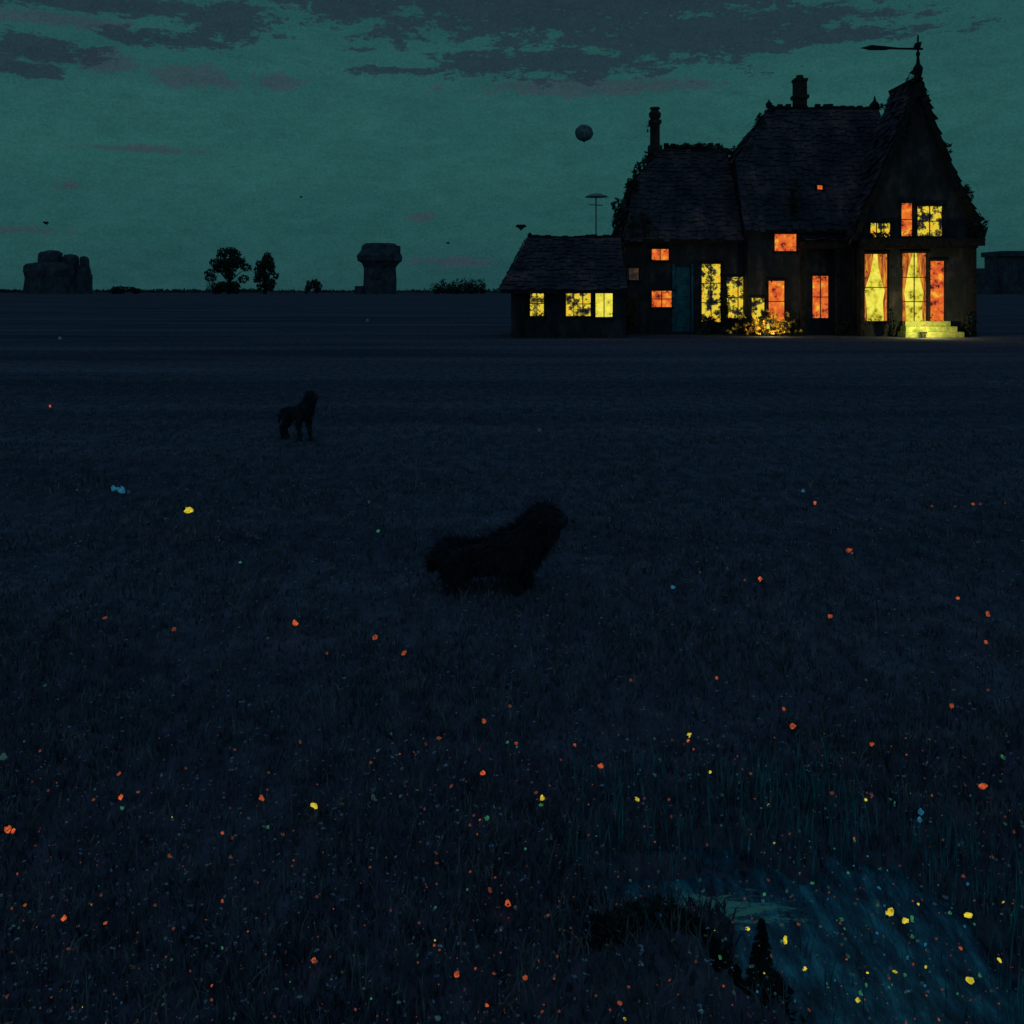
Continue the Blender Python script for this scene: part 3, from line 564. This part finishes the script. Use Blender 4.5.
def legs(J,E,fs,fe,fw,fp,hk,hh,hp,sx,r=1):
    for s_,sg in(('L',1),('R',-1)):
        o=.05*sg if s_=='L' else -.03
        for nm,p,rr in(('sh',fs,.07),('el',fe,.05),('wr',fw,.034),('fp',fp,.036),('ft',(fp[0]+.05,fp[1],fp[2]-.005),.026)):
            J[nm+s_]=(p[0]+o,p[1]*sg,p[2],rr*r)
        E+= [('chest','sh'+s_),('sh'+s_,'el'+s_),('el'+s_,'wr'+s_),('wr'+s_,'fp'+s_),('fp'+s_,'ft'+s_)]
        for nm,p,rr in(('hi',(hk[0]-.08,hk[1],hk[2]+.1),.085),('kn',hk,.062),('ho',hh,.034),('hp',hp,.036),('ht',(hp[0]+.05,hp[1],hp[2]-.005),.026)):
            J[nm+s_]=(p[0]-o,p[1]*sg,p[2],rr*r)
        E+= [('pelvis','hi'+s_),('hi'+s_,'kn'+s_),('kn'+s_,'ho'+s_),('ho'+s_,'hp'+s_),('hp'+s_,'ht'+s_)]
        h=J['head']; J['e1'+s_]=(h[0]-.03,h[1]+sg*h[3]*.75,h[2]+h[3]*.6,.03); J['e2'+s_]=(h[0]-.04,h[1]+sg*(h[3]+.03),h[2]-.03,.026); E+= [('head','e1'+s_),('e1'+s_,'e2'+s_)]
J={'pelvis':(-.36,0,.27,.125),'loin':(-.18,0,.255,.12),'chest':(.08,0,.275,.165),'neck':(.24,0,.43,.14),'head':(.35,0,.585,.13),'muzzle':(.47,0,.565,.07),'nose':(.525,0,.555,.037),
 't1':(-.48,0,.31,.045),'t2':(-.55,0,.24,.045),'t3':(-.58,0,.15,.03)}
E=[('pelvis','loin'),('loin','chest'),('chest','neck'),('neck','head'),('head','muzzle'),('muzzle','nose'),('pelvis','t1'),('t1','t2'),('t2','t3')]
legs(J,E,(.14,.09,.22),(.10,.10,.15),(.13,.10,.08),(.14,.10,.035),(-.30,.11,.17),(-.45,.11,.105),(-.40,.11,.035),0,1.35)
d=8.2; x=at(503,0,d)[0]; dog('dog',(x,d,float(hgt(x,d))-.005),math.radians(-6),J,E,.095,11000,1.0)
J={'pelvis':(-.27,0,.47,.10),'loin':(-.12,0,.46,.095),'chest':(.10,0,.46,.125),'neck':(.22,0,.60,.08),'head':(.27,0,.74,.075),'muzzle':(.36,0,.72,.04),'nose':(.405,0,.71,.024),
 't1':(-.36,0,.46,.026),'t2':(-.42,0,.36,.024),'t3':(-.44,0,.26,.014)}
legs_E=[('pelvis','loin'),('loin','chest'),('chest','neck'),('neck','head'),('head','muzzle'),('muzzle','nose'),('pelvis','t1'),('t1','t2'),('t2','t3')]
legs(J,legs_E,(.12,.07,.38),(.09,.075,.28),(.12,.075,.14),(.12,.075,.035),(-.20,.085,.33),(-.34,.085,.18),(-.29,.085,.035),0,.95)
d=16.4; x=at(299,0,d)[0]; dog('dog',(x,d,float(hgt(x,d))-.005),math.radians(-32),J,legs_E,.05,4000,1.0)
# ---------------------------------------------------------------- conifer sapling on the bank
B=MB(); T=MB(); x,y=.865,3.55; zb=float(hgt(x,y)); hgt_s=.23
B.tube((x,y,zb-.02),(x,y,zb+hgt_s),.008,.002,6)
for k in range(30):
    t=k/30; z=zb+.01+t*hgt_s*.97; R_=.05*(1-t)**.9+.004
    for q in range(11):
        a=random.uniform(0,6.28); p=Vector((x+math.cos(a)*R_,y+math.sin(a)*R_,z-R_*.35)); sd=Vector((-math.sin(a),math.cos(a),0))*.008
        T.quad(Vector((x,y,z))-sd*.4,Vector((x,y,z))+sd*.4,p+sd*random.uniform(.5,1.2)*.8,p*1.0+Vector((math.cos(a),math.sin(a),-.4))*.008,p-sd*.8)
e=empty('pine_tree',(x,y,zb)); B.make('trunk',M['bark'],e); T.make('needles',M['fold'],e)
# ---------------------------------------------------------------- world
w=bpy.data.worlds.new("World"); sc.world=w; w.use_nodes=True; nt=w.node_tree
w.cycles.sampling_method='MANUAL'; w.cycles.sample_map_resolution=256
for n in list(nt.nodes): nt.nodes.remove(n)
N=nt.nodes.new; L=nt.links.new
out=N('ShaderNodeOutputWorld'); bg=N('ShaderNodeBackground'); L(bg.outputs[0],out.inputs[0])
tc=N('ShaderNodeTexCoord'); sep=N('ShaderNodeSeparateXYZ'); L(tc.outputs['Generated'],sep.inputs[0])
def mth(op,a,b=None,c=None,clamp=False):
    n=N('ShaderNodeMath'); n.operation=op; n.use_clamp=clamp
    for i,q in enumerate((a,b,c)):
        if q is None: continue
        if isinstance(q,(int,float)): n.inputs[i].default_value=q
        else: L(q,n.inputs[i])
    return n.outputs[0]
def noise(scale3,detail,rough=.6,sc_=1.0,loc=(0,0,0),dist=0):
    mp=N('ShaderNodeMapping'); mp.inputs['Scale'].default_value=scale3; mp.inputs['Location'].default_value=loc; L(tc.outputs['Generated'],mp.inputs[0])
    n=N('ShaderNodeTexNoise'); n.inputs['Scale'].default_value=sc_; n.inputs['Detail'].default_value=detail; n.inputs['Roughness'].default_value=rough; n.inputs['Distortion'].default_value=dist
    L(mp.outputs[0],n.inputs['Vector']); return n.outputs[0]
X,Y,Z=sep.outputs
ramp=N('ShaderNodeValToRGB'); cr=ramp.color_ramp
cr.elements[0].position=0; cr.elements[0].color=lin(34,74,76)
cr.elements[1].position=1; cr.elements[1].color=(.024,.045,.10,1)
for p,c in((.04,(36,79,79)),(.12,(38,86,84)),(.2,(39,86,85)),(.28,(37,82,83))):
    e=cr.elements.new(p); e.color=lin(*c)
e=cr.elements.new(.5); e.color=(.024,.062,.10,1)
L(mth('MAXIMUM',Z,0.0),ramp.inputs[0])
def mix(f,a,b,mode='MIX'):
    n=N('ShaderNodeMix'); n.data_type='RGBA'; n.blend_type=mode
    if isinstance(f,(int,float)): n.inputs[0].default_value=f
    else: L(f,n.inputs[0])
    for i,q in((6,a),(7,b)):
        if isinstance(q,tuple): n.inputs[i].default_value=q
        else: L(q,n.inputs[i])
    return n.outputs[2]
nb=noise((5,5,24),5,.65); nf=noise((34,34,100),4,.8); ng=noise((420,420,520),1,.8)
nx1=mth('SUBTRACT',nb,.5); nx2=mth('SUBTRACT',nf,.5); nx3=mth('SUBTRACT',ng,.5)
def blobs(lst,amp,fa,sharp):
    acc=None
    for u,v,ru,rv in lst:
        dx=(u-512)/1024; dz=(290-v)/1024; l=math.sqrt(1+dx*dx+dz*dz)
        a=mth('MULTIPLY_ADD',X,1024*l/ru,-dx*1024/ru); b_=mth('MULTIPLY_ADD',Z,1024*l/rv,-dz*1024/rv)
        r=mth('SQRT',mth('MULTIPLY_ADD',a,a,mth('MULTIPLY',b_,b_)))
        s=mth('SUBTRACT',1.0,r); acc=s if acc is None else mth('MAXIMUM',acc,s)
    s=mth('ADD',acc,mth('ADD',mth('MULTIPLY',nx1,amp),mth('MULTIPLY',nx2,fa)))
    front=mth('GREATER_THAN',Y,0.0)
    return mth('MULTIPLY',mth('MULTIPLY_ADD',s,sharp,.1,clamp=True),front)
dk=blobs([(590,12,220,44),(700,32,165,32),(480,64,52,15),(350,5,60,20),(30,48,62,16),(15,68,40,10),(225,20,50,26),(850,36,110,9),(640,0,420,12),(80,2,130,9),(390,70,70,6),(570,60,85,18),(160,38,60,8)],1.7,4.6,3.0)
rd=blobs([(190,76,44,12),(590,87,125,8),(105,62,28,12),(275,80,28,8),(18,230,44,6),(425,217,18,6),(70,186,22,7),(455,262,44,5),(150,150,60,4),(60,20,60,7)],1.4,4.2,3.0)
base=mix(mth('MULTIPLY_ADD',nx1,2.4,.45,clamp=True),ramp.outputs[0],mix(1.0,ramp.outputs[0],(.80,.83,.86,1),'MULTIPLY'))
g=mth('ADD',mth('MULTIPLY_ADD',nx2,.6,1.0),mth('MULTIPLY',nx3,.55))
comb=N('ShaderNodeCombineColor'); [L(g,comb.inputs[i]) for i in range(3)]
c=mix(mth('MULTIPLY',rd,.6),base,lin(52,60,72)); c=mix(mth('MULTIPLY',dk,.9),c,lin(34,50,61))
c=mix(1.0,c,comb.outputs[0],'MULTIPLY')
L(c,bg.inputs[0]); bg.inputs[1].default_value=1.0
sd=bpy.data.lights.new('moonlight','SUN'); sd.energy=.03; sd.angle=math.radians(10); sd.color=(.7,.8,1)
so=bpy.data.objects.new('moonlight',sd); so.rotation_euler=(math.radians(50),0,math.radians(-20)); sc.collection.objects.link(so)
cd=bpy.data.cameras.new('camera'); cd.sensor_width=36; cd.lens=36; cd.shift_y=-(512-290)/1024.0; cd.clip_end=9000; cd.clip_start=.05
co=bpy.data.objects.new('camera',cd); co.location=(0,0,CAMH); co.rotation_euler=(math.pi/2,0,0); sc.collection.objects.link(co); sc.camera=co
